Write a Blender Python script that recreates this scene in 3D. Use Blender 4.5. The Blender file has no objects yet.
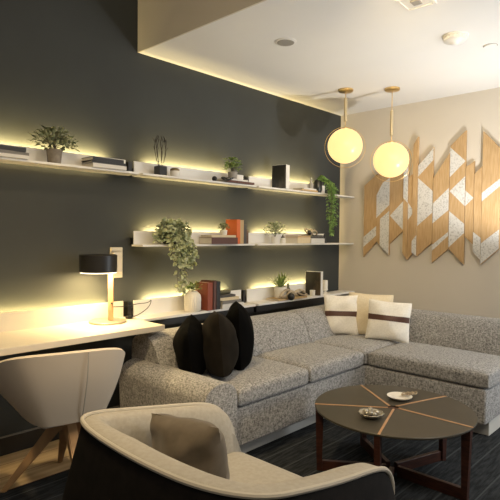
import bpy, bmesh, math, random
from mathutils import Vector, Matrix
random.seed(7)
SC = bpy.context.scene
COL = SC.collection
R = math.radians

# ---------------------------------------------------------------- camera
cam_data = bpy.data.cameras.new('camera')
cam = bpy.data.objects.new('camera', cam_data); COL.objects.link(cam)
F = Vector((0.72518, 0.68795, -0.02900)).normalized()
RT = Vector((0.68841, -0.72526, 0.00943)).normalized()
UP = RT.cross(F)
m = Matrix((RT, UP, -F)).transposed().to_4x4()
m.translation = Vector((0, 0, 1.34))
cam.matrix_world = m
cam_data.sensor_width = 36; cam_data.lens = 36.98
cam_data.clip_start = 0.02
SC.camera = cam

# ---------------------------------------------------------------- view and world
SC.view_settings.view_transform = 'Standard'
SC.view_settings.look = 'None'
SC.view_settings.gamma = 1
SC.view_settings.use_curve_mapping = False
SC.view_settings.exposure = 0.0
W = bpy.data.worlds.new('world'); SC.world = W; W.use_nodes = True
W.node_tree.nodes['Background'].inputs[0].default_value = (1.0, 0.90, 0.78, 1)
W.node_tree.nodes['Background'].inputs[1].default_value = 0.20

# ---------------------------------------------------------------- room lights
def light(name, kind, loc, power, color, target=None, **kw):
    d = bpy.data.lights.new(name, kind); d.energy = power; d.color = color
    for k, v in kw.items(): setattr(d, k, v)
    o = bpy.data.objects.new(name, d); COL.objects.link(o); o.location = loc
    if target is not None:
        o.rotation_euler = (Vector(target) - Vector(loc)).to_track_quat('-Z', 'Y').to_euler()
    return o
# floor uplight standing past the end of the chaise, just outside the frame
light('uplight', 'SPOT', (4.03, 1.12, 1.16), 84, (1.0, 0.97, 0.92), (4.03, 1.16, 3.0),
      spot_size=R(168), spot_blend=0.45, shadow_soft_size=0.03)
light('uplight', 'SPOT', (2.2, -0.9, 1.5), 60, (1.0, 0.95, 0.86), (2.6, -0.6, 3.0), spot_size=R(165), spot_blend=0.6, shadow_soft_size=0.2)  # unseen upward spot added behind the camera to even out the ceiling
# daylight from the right side of the room
light('side_window_light', 'AREA', (4.6, -0.9, 1.1), 50, (0.86, 0.93, 1.0), (3.9, 1.4, 0.4), size=0.9)
# warm ceiling lamps of the room, behind the camera and over the desk side
light('warm_area_light', 'AREA', (0.4, 0.2, 2.6), 15, (1.0, 0.80, 0.55), (1.6, 1.8, 0.8), size=0.7)
light('warm_area_light', 'AREA', (0.8, 1.6, 2.75), 13, (1.0, 0.74, 0.40), (1.6, 2.2, 0.5), size=0.3, spread=R(95))
light('room_ceiling_lamp', 'AREA', (2.6, -0.4, 2.55), 30, (1.0, 0.92, 0.80), (3.2, 2.0, 0.5), size=0.6)

light('warm_area_light', 'AREA', (2.3, 1.1, 2.5), 5, (1.0, 0.76, 0.42), (4.77, 2.75, 1.7), size=0.3, spread=R(80))  # added light without a fixture, warms the wall corner behind the globes
light('upper_ceiling_lamp', 'POINT', (1.1, 0.4, 2.95), 7, (1.0, 0.76, 0.42), shadow_soft_size=0.1)
# ---------------------------------------------------------------- materials
MATS = {}
def mat(name, color, rough=0.6, metal=0.0, noise=None, bump=None, color2=None, scale=20, stretch=(1, 1, 1),
        spec=0.5, emit=None, emit_strength=0, bump_scale=None, bump_strength=0.2, contrast=(0.35, 0.65), sheen=0, trans=0, detail=4):
    M = bpy.data.materials.new(name); M.use_nodes = True
    nt = M.node_tree; b = nt.nodes['Principled BSDF']
    b.inputs['Base Color'].default_value = (*color, 1)
    b.inputs['Roughness'].default_value = rough
    b.inputs['Metallic'].default_value = metal
    b.inputs['Specular IOR Level'].default_value = spec
    if sheen: b.inputs['Sheen Weight'].default_value = sheen
    if trans: b.inputs['Transmission Weight'].default_value = trans
    if emit: b.inputs['Emission Color'].default_value = (*emit, 1); b.inputs['Emission Strength'].default_value = emit_strength
    if color2 or bump_scale:
        tc = nt.nodes.new('ShaderNodeTexCoord'); mp = nt.nodes.new('ShaderNodeMapping')
        mp.inputs['Scale'].default_value = stretch
        nt.links.new(tc.outputs['Object'], mp.inputs[0])
    if color2:
        n = nt.nodes.new('ShaderNodeTexNoise'); n.inputs['Scale'].default_value = scale; n.inputs['Detail'].default_value = detail
        nt.links.new(mp.outputs[0], n.inputs['Vector'])
        r = nt.nodes.new('ShaderNodeValToRGB')
        r.color_ramp.elements[0].position = contrast[0]; r.color_ramp.elements[0].color = (*color, 1)
        r.color_ramp.elements[1].position = contrast[1]; r.color_ramp.elements[1].color = (*color2, 1)
        nt.links.new(n.outputs['Fac'], r.inputs[0]); nt.links.new(r.outputs[0], b.inputs['Base Color'])
    if bump_scale:
        n2 = nt.nodes.new('ShaderNodeTexNoise'); n2.inputs['Scale'].default_value = bump_scale
        nt.links.new(mp.outputs[0], n2.inputs['Vector'])
        bp = nt.nodes.new('ShaderNodeBump'); bp.inputs['Strength'].default_value = bump_strength; bp.inputs['Distance'].default_value = 0.01
        nt.links.new(n2.outputs['Fac'], bp.inputs['Height']); nt.links.new(bp.outputs[0], b.inputs['Normal'])
    MATS[name] = M
    return M

mat('dark_paint', (0.042, 0.045, 0.044), 0.75, color2=(0.046, 0.050, 0.049), scale=3, spec=0.25)
mat('light_paint', (0.58, 0.535, 0.465), 0.9, color2=(0.60, 0.555, 0.485), scale=2, spec=0.2)
mat('ceiling_paint', (0.74, 0.725, 0.70), 0.95, color2=(0.76, 0.745, 0.72), scale=2, spec=0.1)
mat('soffit_paint', (0.62, 0.57, 0.48), 0.95, color2=(0.64, 0.59, 0.5), scale=2, spec=0.1)
mat('black_trim', (0.012, 0.011, 0.010), 0.35)
mat('shelf_white', (0.72, 0.70, 0.66), 0.45)
mat('desk_white', (0.60, 0.55, 0.46), 0.5, color2=(0.57, 0.52, 0.43), scale=2, stretch=(2, 30, 1))
mat('plinth', (0.50, 0.48, 0.43), 0.6)
mat('tweed', (0.075, 0.073, 0.070), 0.95, color2=(0.56, 0.545, 0.525), scale=115, stretch=(1, 1, 1.5), contrast=(0.34, 0.68), bump_scale=260, bump_strength=0.5, sheen=0.2, spec=0.15, detail=8)
mat('cream_fabric', (0.33, 0.305, 0.258), 0.9, color2=(0.37, 0.345, 0.295), scale=60, bump_scale=300, bump_strength=0.2, spec=0.2)
mat('piping', (0.42, 0.385, 0.32), 0.85)
mat('dark_shell', (0.005, 0.0042, 0.0034), 0.8, color2=(0.009, 0.007, 0.006), scale=30, spec=0.15)
mat('taupe_velvet', (0.085, 0.068, 0.047), 0.85, color2=(0.125, 0.10, 0.072), scale=12, sheen=0.2, spec=0.2)
mat('black_velvet', (0.0022, 0.0022, 0.0022), 0.9, sheen=0.0, spec=0.06)
mat('charcoal_velvet', (0.007, 0.0055, 0.0038), 0.9, color2=(0.013, 0.0105, 0.0075), scale=10, sheen=0.02, spec=0.08)
mat('ivory_linen', (0.76, 0.73, 0.66), 0.95, color2=(0.84, 0.81, 0.74), scale=80, bump_scale=200, bump_strength=0.25, spec=0.1)
mat('cream_linen', (0.66, 0.57, 0.40), 0.95, color2=(0.72, 0.63, 0.46), scale=80, bump_scale=200, bump_strength=0.25, spec=0.1)
mat('brown_band', (0.085, 0.036, 0.022), 0.6)
mat('walnut', (0.026, 0.008, 0.005), 0.4, color2=(0.060, 0.020, 0.011), scale=14, stretch=(1, 1, 6))
mat('inlay_wood', (0.36, 0.20, 0.10), 0.4, color2=(0.46, 0.27, 0.14), scale=20)
mat('oak', (0.34, 0.19, 0.085), 0.5, color2=(0.46, 0.28, 0.13), scale=16, stretch=(1, 1, 0.3))
mat('table_top', (0.042, 0.037, 0.026), 0.38, color2=(0.048, 0.042, 0.030), scale=6, spec=0.4)
mat('brass', (0.72, 0.52, 0.24), 0.3, metal=1.0)
mat('brushed_brass', (0.50, 0.42, 0.27), 0.55, metal=0.6)
mat('nickel', (0.34, 0.30, 0.24), 0.42, metal=0.7)
mat('black_metal', (0.010, 0.009, 0.008), 0.4)
mat('chair_shell', (0.64, 0.55, 0.44), 0.55, spec=0.35)
mat('white_plastic', (0.72, 0.70, 0.66), 0.5)
mat('beige_plastic', (0.60, 0.54, 0.42), 0.5)
mat('grey_plastic', (0.30, 0.28, 0.25), 0.6)
mat('art_wood', (0.42, 0.275, 0.135), 0.75, color2=(0.50, 0.345, 0.185), scale=8, stretch=(1, 12, 1.2), spec=0.08)
mat('art_edge', (0.10, 0.06, 0.03), 0.6)
mat('art_white', (0.38, 0.375, 0.36), 0.75, color2=(0.60, 0.595, 0.58), scale=70, contrast=(0.32, 0.50), spec=0.2, detail=8)
mat('leaf_sage', (0.13, 0.16, 0.075), 0.6, color2=(0.30, 0.31, 0.17), scale=30)
mat('leaf_pale', (0.26, 0.31, 0.15), 0.6, color2=(0.52, 0.54, 0.34), scale=30)
mat('leaf_green', (0.09, 0.19, 0.04), 0.55, color2=(0.22, 0.36, 0.10), scale=30)
mat('leaf_bright', (0.12, 0.20, 0.04), 0.55, color2=(0.30, 0.38, 0.12), scale=30)
mat('stem', (0.07, 0.055, 0.03), 0.8)
mat('twig', (0.030, 0.022, 0.016), 0.8)
mat('soil', (0.02, 0.015, 0.010), 0.95)
mat('stone_pot', (0.16, 0.135, 0.105), 0.8, color2=(0.24, 0.21, 0.17), scale=40)
mat('grey_pot', (0.24, 0.22, 0.19), 0.8, color2=(0.34, 0.31, 0.27), scale=40)
mat('white_ceramic', (0.70, 0.67, 0.60), 0.4)
mat('black_ceramic', (0.012, 0.012, 0.011), 0.3)
mat('amber_ceramic', (0.18, 0.12, 0.05), 0.5)
mat('paper', (0.66, 0.62, 0.54), 0.8, color2=(0.56, 0.52, 0.45), scale=60, stretch=(1, 1, 20))
mat('cover_black', (0.012, 0.012, 0.012), 0.5)
mat('cover_white', (0.62, 0.60, 0.56), 0.6)
mat('cover_grey', (0.17, 0.16, 0.145), 0.6)
mat('cover_dark_grey', (0.06, 0.056, 0.052), 0.6)
mat('cover_tan', (0.46, 0.32, 0.16), 0.6)
mat('cover_cream', (0.60, 0.50, 0.32), 0.6)
mat('cover_orange', (0.62, 0.13, 0.025), 0.55)
mat('cover_rust', (0.24, 0.050, 0.020), 0.55)
mat('cover_burgundy', (0.090, 0.032, 0.020), 0.55)
mat('cover_brown', (0.11, 0.055, 0.025), 0.55)
mat('wood_pale', (0.42, 0.31, 0.18), 0.7, color2=(0.26, 0.17, 0.09), scale=20)
mat('driftwood', (0.48, 0.40, 0.28), 0.8, color2=(0.28, 0.21, 0.13), scale=25)
mat('olive', (0.11, 0.10, 0.05), 0.7)
mat('photo_dark', (0.012, 0.012, 0.012), 0.3, color2=(0.16, 0.14, 0.11), scale=6, stretch=(2, 2, 0.9), contrast=(0.50, 0.80))
mat('photo_amber', (0.018, 0.014, 0.010), 0.3, color2=(0.20, 0.14, 0.07), scale=5, stretch=(2, 2, 0.8), contrast=(0.48, 0.85))
mat('shell_pearl', (0.24, 0.22, 0.18), 0.3, color2=(0.46, 0.43, 0.36), scale=40, metal=0.5)
mat('glass_pale', (0.78, 0.80, 0.76), 0.08, trans=0.7)
mat('globe_glass', (0.12, 0.11, 0.08), 0.3, emit=(1.0, 0.67, 0.26), emit_strength=1.33, spec=0.3)
mat('diffuser', (0.8, 0.75, 0.6), 0.4, emit=(1.0, 0.85, 0.60), emit_strength=3.0)
mat('led', (0.8, 0.75, 0.6), 0.4, emit=(1.0, 0.72, 0.30), emit_strength=3.0)

def weave(M, c1, c2):
    nt = M.node_tree; b = nt.nodes['Principled BSDF']; tc = nt.nodes.new('ShaderNodeTexCoord'); outs = []
    for sc_ in ((50, 190, 190), (190, 50, 150), (95, 95, 42)):
        mp = nt.nodes.new('ShaderNodeMapping'); mp.inputs['Scale'].default_value = sc_
        n = nt.nodes.new('ShaderNodeTexNoise'); n.inputs['Scale'].default_value = 1.0; n.inputs['Detail'].default_value = 3
        nt.links.new(tc.outputs['Object'], mp.inputs[0]); nt.links.new(mp.outputs[0], n.inputs['Vector']); outs.append(n.outputs['Fac'])
    a1 = nt.nodes.new('ShaderNodeMath'); a1.operation = 'ADD'; a2 = nt.nodes.new('ShaderNodeMath'); a2.operation = 'ADD'
    dv = nt.nodes.new('ShaderNodeMath'); dv.operation = 'DIVIDE'; dv.inputs[1].default_value = 3
    nt.links.new(outs[0], a1.inputs[0]); nt.links.new(outs[1], a1.inputs[1]); nt.links.new(a1.outputs[0], a2.inputs[0]); nt.links.new(outs[2], a2.inputs[1]); nt.links.new(a2.outputs[0], dv.inputs[0])
    r = nt.nodes.new('ShaderNodeValToRGB'); r.color_ramp.elements[0].position = 0.40; r.color_ramp.elements[1].position = 0.60
    r.color_ramp.elements[0].color = (*c1, 1); r.color_ramp.elements[1].color = (*c2, 1)
    nt.links.new(dv.outputs[0], r.inputs[0]); nt.links.new(r.outputs[0], b.inputs['Base Color'])
weave(MATS['tweed'], (0.12, 0.117, 0.112), (0.47, 0.458, 0.44))
def stripes(M, axis_scale, c1, c2):
    nt = M.node_tree; b = nt.nodes['Principled BSDF']
    tc = nt.nodes.new('ShaderNodeTexCoord')
    wv = nt.nodes.new('ShaderNodeTexNoise'); wv.inputs['Scale'].default_value = 1.0; wv.inputs['Detail'].default_value = 6
    mp = nt.nodes.new('ShaderNodeMapping'); mp.inputs['Scale'].default_value = axis_scale
    nt.links.new(tc.outputs['Object'], mp.inputs[0]); nt.links.new(mp.outputs[0], wv.inputs['Vector'])
    r = nt.nodes.new('ShaderNodeValToRGB')
    r.color_ramp.elements[0].position = 0.40; r.color_ramp.elements[0].color = (*c1, 1)
    r.color_ramp.elements[1].position = 0.66; r.color_ramp.elements[1].color = (*c2, 1)
    nt.links.new(wv.outputs['Fac'], r.inputs[0])
    # plank seams, running along the room
    sp = nt.nodes.new('ShaderNodeSeparateXYZ'); nt.links.new(tc.outputs['Object'], sp.inputs[0])
    return nt, b, r, sp
def seams(M, scale, c1, c2, pitch, seam_color, seam_w=0.06):
    nt, b, r, sp = stripes(M, scale, c1, c2)
    mu = nt.nodes.new('ShaderNodeMath'); mu.operation = 'DIVIDE'; mu.inputs[1].default_value = pitch
    fr = nt.nodes.new('ShaderNodeMath'); fr.operation = 'FRACT'
    lt = nt.nodes.new('ShaderNodeMath'); lt.operation = 'LESS_THAN'; lt.inputs[1].default_value = seam_w
    nt.links.new(sp.outputs['Y'], mu.inputs[0]); nt.links.new(mu.outputs[0], fr.inputs[0]); nt.links.new(fr.outputs[0], lt.inputs[0])
    mx = nt.nodes.new('ShaderNodeMix'); mx.data_type = 'RGBA'
    nt.links.new(lt.outputs[0], mx.inputs['Factor']); nt.links.new(r.outputs[0], mx.inputs['A']); mx.inputs['B'].default_value = (*seam_color, 1)
    nt.links.new(mx.outputs['Result'], b.inputs['Base Color'])
carpet = mat('carpet', (0.02, 0.022, 0.025), 0.95, spec=0.1, bump_scale=400, bump_strength=0.4)
seams(carpet, (9, 60, 1), (0.016, 0.018, 0.020), (0.040, 0.044, 0.048), 0.155, (0.060, 0.066, 0.070), 0.06)
planks = mat('plank_floor', (0.4, 0.3, 0.15), 0.45, spec=0.3)
seams(planks, (1.5, 30, 1), (0.46, 0.33, 0.18), (0.60, 0.45, 0.26), 0.16, (0.24, 0.10, 0.05), 0.03)

# ---------------------------------------------------------------- mesh helpers
def obj(name, bm, material, parent=None, smooth=False, loc=None):
    me = bpy.data.meshes.new(name); bm.normal_update(); bm.to_mesh(me); bm.free()
    ms = material if isinstance(material, (list, tuple)) else [material]
    for x in ms: me.materials.append(MATS[x])
    if smooth:
        for p in me.polygons: p.use_smooth = True
        try: me.set_sharp_from_angle(angle=R(40))
        except Exception: pass
    o = bpy.data.objects.new(name, me); COL.objects.link(o)
    if parent: o.parent = parent
    if loc: o.location = loc
    return o
def thing(name, label, cat, loc=(0, 0, 0), rz=0, group=None, rot=None):
    o = bpy.data.objects.new(name, None); COL.objects.link(o); o.empty_display_size = 0.05
    o.location = loc; o.rotation_euler = rot if rot else (0, 0, rz)
    o['label'] = label; o['category'] = cat
    if group: o['group'] = group
    return o
def tag(o, label, cat, group=None):
    o['label'] = label; o['category'] = cat
    if group: o['group'] = group
    return o
def struct(name, bm, m, parent=None):
    o = obj(name, bm, m, parent)
    if not parent: o['kind'] = 'structure'
    return o
def NB(): return bmesh.new()
def box(bm, x0, x1, y0, y1, z0, z1, bevel=0, seg=2):
    t = bmesh.new()
    bmesh.ops.create_cube(t, size=1)
    for v in t.verts:
        v.co = Vector((x0 + (v.co.x + .5) * (x1 - x0), y0 + (v.co.y + .5) * (y1 - y0), z0 + (v.co.z + .5) * (z1 - z0)))
    if bevel: bmesh.ops.bevel(t, geom=list(t.edges), offset=bevel, segments=seg, profile=0.5, affect='EDGES')
    return merge(bm, t)
def merge(bm, t, mtx=None):
    me = bpy.data.meshes.new('tmp'); t.to_mesh(me); t.free()
    if mtx: me.transform(mtx)
    bm.from_mesh(me); bpy.data.meshes.remove(me)
    return bm
def rot_box(bm, sx, sy, sz, mtx, bevel=0):
    t = bmesh.new(); box(t, -sx/2, sx/2, -sy/2, sy/2, -sz/2, sz/2, bevel)
    return merge(bm, t, mtx)
def cushion_box(x0, x1, y0, y1, z0, z1, r=0.035, crown=0.015):
    bm = NB(); n = 14
    cx, cy = (x0+x1)/2, (y0+y1)/2
    t = bmesh.new(); bmesh.ops.create_cube(t, size=1)
    bmesh.ops.subdivide_edges(t, edges=list(t.edges), cuts=n, use_grid_fill=True)
    sx, sy, sz = (x1-x0)/2, (y1-y0)/2, (z1-z0)/2
    for v in t.verts:
        p = Vector((v.co.x*2*sx, v.co.y*2*sy, v.co.z*2*sz))
        q = Vector((max(-sx+r, min(sx-r, p.x)), max(-sy+r, min(sy-r, p.y)), max(-sz+r, min(sz-r, p.z))))
        d = p - q
        if d.length > 1e-9: p = q + d.normalized() * r * min(1.0, max(abs(d.x), abs(d.y), abs(d.z))/r)
        k = (1 - (p.x/sx)**2) * (1 - (p.y/sy)**2)
        if p.z > 0: p.z += crown * max(k, 0)**0.5
        v.co = p + Vector((cx, cy, (z0+z1)/2))
    return merge(bm, t)
def tube(bm, pts, rad, n=8, cap=True, closed=False):
    pts = [Vector(p) for p in pts]; rings = []
    N = len(pts)
    rads = rad if isinstance(rad, (list, tuple)) else [rad]*N
    prev = None
    for i, p in enumerate(pts):
        if closed: d = pts[(i+1) % N] - pts[i-1]
        else: d = pts[min(i+1, N-1)] - pts[max(i-1, 0)]
        d.normalize()
        if prev is None:
            a = Vector((0, 0, 1)) if abs(d.z) < 0.9 else Vector((1, 0, 0))
            u = d.cross(a).normalized()
        else:
            u = (prev - d * prev.dot(d)).normalized()
        prev = u; w = d.cross(u)
        rings.append([bm.verts.new(p + (u*math.cos(2*math.pi*k/n) + w*math.sin(2*math.pi*k/n))*rads[i]) for k in range(n)])
    M = N if closed else N-1
    for i in range(M):
        a, b = rings[i], rings[(i+1) % N]
        for k in range(n): bm.faces.new((a[k], a[(k+1) % n], b[(k+1) % n], b[k]))
    if cap and not closed:
        bm.faces.new(rings[0][::-1]); bm.faces.new(rings[-1])
    return bm
def lathe(bm, prof, n=32, c=(0, 0, 0), cap0=True, cap1=True, rib=0, nrib=0):
    rings = []
    for r, z in prof:
        ring = []
        for k in range(n):
            a = 2*math.pi*k/n; rr = r*(1 + rib*math.cos(nrib*a)) if nrib else r
            ring.append(bm.verts.new((c[0]+rr*math.cos(a), c[1]+rr*math.sin(a), c[2]+z)))
        rings.append(ring)
    for a, b in zip(rings, rings[1:]):
        for k in range(n): bm.faces.new((a[k], a[(k+1) % n], b[(k+1) % n], b[k]))
    if cap0: bm.faces.new(rings[0][::-1])
    if cap1: bm.faces.new(rings[-1])
    return bm
def sphere(bm, c, r, u=24, v=16, s=(1, 1, 1)):
    t = bmesh.new(); bmesh.ops.create_uvsphere(t, u_segments=u, v_segments=v, radius=r)
    return merge(bm, t, Matrix.Translation(c) @ Matrix.Diagonal((*s, 1)))
def prism_x(bm, poly, x0, x1):      # polygon given as (y, z), extruded along x
    a = [bm.verts.new((x0, y, z)) for y, z in poly]; b = [bm.verts.new((x1, y, z)) for y, z in poly]
    n = len(poly)
    bm.faces.new(a); bm.faces.new(b[::-1])
    for i in range(n): bm.faces.new((a[i], b[i], b[(i+1) % n], a[(i+1) % n]))
    bmesh.ops.recalc_face_normals(bm, faces=list(bm.faces))
    return bm
def leaf(bm, p, d, up, L, Wd, fold=0.25):
    d = d.normalized(); s = d.cross(up)
    if s.length < 1e-4: s = d.cross(Vector((1, 0, 0)))
    s.normalize(); nrm = s.cross(d)
    pts = [p, p+d*L*.3+s*Wd*.42+nrm*fold*Wd*.5, p+d*L*.7+s*Wd*.40+nrm*fold*Wd*.4, p+d*L-nrm*L*.12,
           p+d*L*.7-s*Wd*.40+nrm*fold*Wd*.4, p+d*L*.3-s*Wd*.42+nrm*fold*Wd*.5]
    mid1, mid2 = p+d*L*.3, p+d*L*.7
    v = [bm.verts.new(q) for q in pts]; a = bm.verts.new(mid1); b = bm.verts.new(mid2)
    for f in ((v[0], v[1], a), (v[1], v[2], b, a), (v[2], v[3], b), (v[3], v[4], b), (v[4], v[5], a, b), (v[5], v[0], a)): bm.faces.new(f)

# ---------------------------------------------------------------- setting
WY, WX, CZ, SX = 3.18, 4.777, 2.651, 2.165
struct('wall_left', box(NB(), -1.5, WX+0.12, WY, WY+0.12, 0, 3.4), 'dark_paint')
struct('wall_back', box(NB(), WX, WX+0.12, -2.5, WY, 0, 3.4), 'light_paint')
struct('ceiling', box(NB(), SX, WX, -2.5, WY, CZ, CZ+0.12), 'ceiling_paint')
struct('trim_1', box(NB(), SX-0.012, SX, -2.5, WY, CZ, 3.2), 'soffit_paint')
struct('ceiling_upper', box(NB(), -1.5, SX, -2.5, WY, 3.2, 3.3), 'ceiling_paint')
struct('floor', box(NB(), -1.5, WX, -2.5, 2.72, -0.1, 0), 'carpet')
struct('floor_planks', box(NB(), -1.5, WX, 2.72, WY, -0.1, 0), 'plank_floor')
bb = NB(); box(bb, -1.5, WX, WY-0.015, WY, 0, 0.108, 0.003)
struct('baseboard_left', bb, 'black_trim')
struct('baseboard_highlight', box(NB(), -1.5, 2.0, WY-0.018, WY, 0.109, 0.114), 'cover_grey')  # thin highlight above the baseboard, put in as a grey strip

# ---------------------------------------------------------------- shelves with lit backsplashes
def shelf(x0, x1, z, label, y_front=2.98, th=0.014, hb=0.095, led=True, be=0.0, name='wall_shelf', group='white shelves on the dark wall'):
    t = thing(name, label, 'shelf', ((x0+x1)/2, WY, z), 0, group)
    hw = (x1-x0)/2
    obj('board', box(NB(), -hw, hw, y_front-WY, -0.062, -th, 0, 0.002), 'shelf_white', t)
    obj('backsplash', box(NB(), -hw+0.02, hw-0.02-be, -0.062, -0.051, -th, hb, 0.0015), 'shelf_white', t)
    for xb in (-hw+0.05, hw-0.05-be): obj('bracket', box(NB(), xb-0.02, xb+0.02, -0.051, 0.0, -th, hb*0.5), 'black_metal', t)
    if led:
        obj('light_strip', box(NB(), -hw+0.13, hw-0.13-be, -0.051, -0.045, hb-0.045, hb-0.030), 'led', t)
        l = light('shelf_led', 'AREA', (-be/2, -0.043, hb-0.022), LEDP*(x1-x0-be), (1.0, 0.77, 0.33), shape='RECTANGLE', size=(x1-x0)-be-0.30, size_y=0.012)
        l.parent = t; l.rotation_euler = (R(90+20), 0, 0)
        
        l2 = light('shelf_led', 'AREA', (-be/2, -0.025, 0.0), LEDP*0.035*(x1-x0), (1.0, 0.72, 0.34), shape='RECTANGLE', size=(x1-x0)-be-0.30, size_y=0.012)
        l2.parent = t
    return t
LEDP = 11.0
G1, G2, G3 = 1.762, 1.266, 0.752
shelf(0.72, 2.035, G1, 'white top-row wall shelf at far left, above the desk')
shelf(2.065, 3.215, G1, 'white top-row wall shelf in the middle, holding the twig vase')
shelf(3.245, 4.755, G1, 'white top-row wall shelf at the right end, holding the framed picture', be=0.33)
shelf(2.065, 3.200, G2, 'white middle-row wall shelf on the left, under the big trailing plant')
shelf(3.235, 4.755, G2, 'white middle-row wall shelf on the right, next to the pale wall', be=0.33)
def console(x0, x1, label, be=0.0):
    t = shelf(x0, x1, G3, label, y_front=2.96, th=0.018, hb=0.112, be=be, name='console_shelf', group='low white shelves behind the sofa')
    hw = (x1-x0)/2; r = min(x1, 4.34) - (x0+x1)/2
    obj('under_rail', box(NB(), -hw, r, 2.985-WY, -0.02, -0.075, -0.018, 0.002), 'black_metal', t)
console(2.065, 3.200, 'low white shelf behind the sofa, left one with the ribbed vase')
console(3.235, 4.755, 'low white shelf behind the sofa, right one with the driftwood', be=0.33)
# black spacers in the gaps between the shelves
sp = NB()
for (x, z0, z1, kind) in ((2.05, G1-0.004, G1+0.085, 0), (3.230, G1-0.004, G1+0.085, 0), (3.2175, G2-0.004, G2+0.085, 0), (3.2175, G3-0.01, G3+0.105, 0), (2.05, G3-0.02, G3+0.105, 0)):
    o = obj('shelf_spacer', box(NB(), -0.0145, 0.0145, -0.066, 0.0, 0, z1-z0), 'black_metal', None, loc=(x, WY, z0))
    where = {2.05: 'over the desk end' if z0 > 1.5 else 'beside the desk lamp', 3.230: 'in the top shelf row', 3.2175: 'in the middle shelf row' if z0 > 1 else 'in the low shelf row behind the sofa'}[x]
    tag(o, 'black vertical spacer between two white backsplashes, ' + where, 'spacer')

# desk
dk = thing('desk', 'long wall-hung white desk top, below the black table lamp', 'desk', (1.2, WY, 0.757))
obj('desktop', box(NB(), -0.9, 0.815, 2.66-WY, -0.062, -0.036, 0, 0.003), 'desk_white', dk)
obj('backsplash', box(NB(), -0.9, 0.80, -0.062, -0.051, -0.036, 0.112, 0.0015), 'desk_white', dk)
obj('support_panel', box(NB(), -0.88, -0.84, 2.72-WY, -0.02, -0.757, -0.036), 'black_metal', dk)
obj('light_strip', box(NB(), -0.86, 0.76, -0.051, -0.045, 0.067, 0.082), 'led', dk)
l = light('desk_led', 'AREA', (-0.05, -0.043, 0.090), LEDP*0.9, (1.0, 0.74, 0.28), shape='RECTANGLE', size=1.5, size_y=0.012)
l.parent = dk; l.rotation_euler = (R(90+20), 0, 0)

# ---------------------------------------------------------------- sectional sofa
so = thing('sectional_sofa', 'large grey tweed corner sofa with chaise along the pale wall', 'sofa', (2.9, 2.4, 0))
def part(name, bm, m, parent=so, smooth=True):
    o = obj(name, bm, m, parent, smooth); o.matrix_parent_inverse = Matrix.Translation(-Vector(parent.location)); return o
b = box(NB(), 2.0, 4.55, 2.16, 2.85, 0.0, 0.112, 0.004); box(b, 3.60, 4.55, 1.18, 2.16, 0.0, 0.112, 0.004)
part('plinth', b, 'plinth', smooth=False)
b = NB(); box(b, 2.04, 3.47, 2.05, 2.88, 0.112, 0.345, 0.018, 3)
part('base', b, 'tweed')
part('chaise_base', box(NB(), 3.455, 4.56, 1.155, 2.88, 0.1125, 0.345, 0.018, 3), 'tweed')
part('seat_cushion', cushion_box(2.06, 2.735, 2.03, 2.56, 0.347, 0.462), 'tweed')
part('seat_cushion', cushion_box(2.74, 3.43, 2.03, 2.56, 0.347, 0.462), 'tweed')
part('corner_cushion', cushion_box(3.435, 4.05, 2.035, 2.60, 0.347, 0.460, 0.03), 'tweed')
part('chaise_cushion', cushion_box(3.45, 4.05, 1.135, 2.03, 0.347, 0.460, 0.03), 'tweed')
def sweep_back(p0, p1, wide=False, out=None, name='back_cushion'):
    # profile: (distance behind the seat line, height), swept between two ends
    prof = [(0.0, 0.35), (0.0, 0.44), (0.035, 0.54), (0.075, 0.62), (0.115, 0.668), (0.165, 0.692), (0.23, 0.700), (0.30, 0.686), (0.34, 0.655), (0.355, 0.60), (0.355, 0.35)]
    bm = NB(); rings = []
    p0, p1, out = Vector(p0), Vector(p1), Vector(out)
    N = 22
    ax = (p1-p0).normalized(); LN = (p1-p0).length
    cx, cz = 0.19, 0.50
    for i in range(N+1):
        t = i/N; e = min(t*LN, (1-t)*LN); k = 1.0
        if e < 0.03: k = 0.93 + 0.07*math.sin(math.pi/2*e/0.03)
        rings.append([bm.verts.new(p0 + ax*(t*LN) + out*(cx+(d-cx)*k) + Vector((0, 0, cz+(z-cz)*k if z > 0.4 else z))) for d, z in prof])
    n = len(prof)
    for a, c in zip(rings, rings[1:]):
        for k in range(n): bm.faces.new((a[k], a[(k+1) % n], c[(k+1) % n], c[k]))
    bm.faces.new(rings[0][::-1]); bm.faces.new(rings[-1])
    bmesh.ops.recalc_face_normals(bm, faces=list(bm.faces))
    return bm
part('back_cushion', sweep_back((1.93, 2.565, 0), (3.42, 2.525, 0), out=(0, 1, 0)), 'tweed')
part('back_cushion', sweep_back((3.425, 2.525, 0), (4.42, 2.55, 0), out=(0, 1, 0)), 'tweed')
part('chaise_back', sweep_back((4.06, 1.14, 0), (4.06, 2.56, 0), out=(1, 0, 0)), 'tweed')
part('back_frame', box(NB(), 1.93, 4.40, 2.70, 2.88, 0.1, 0.36, 0.01), 'tweed')
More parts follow.
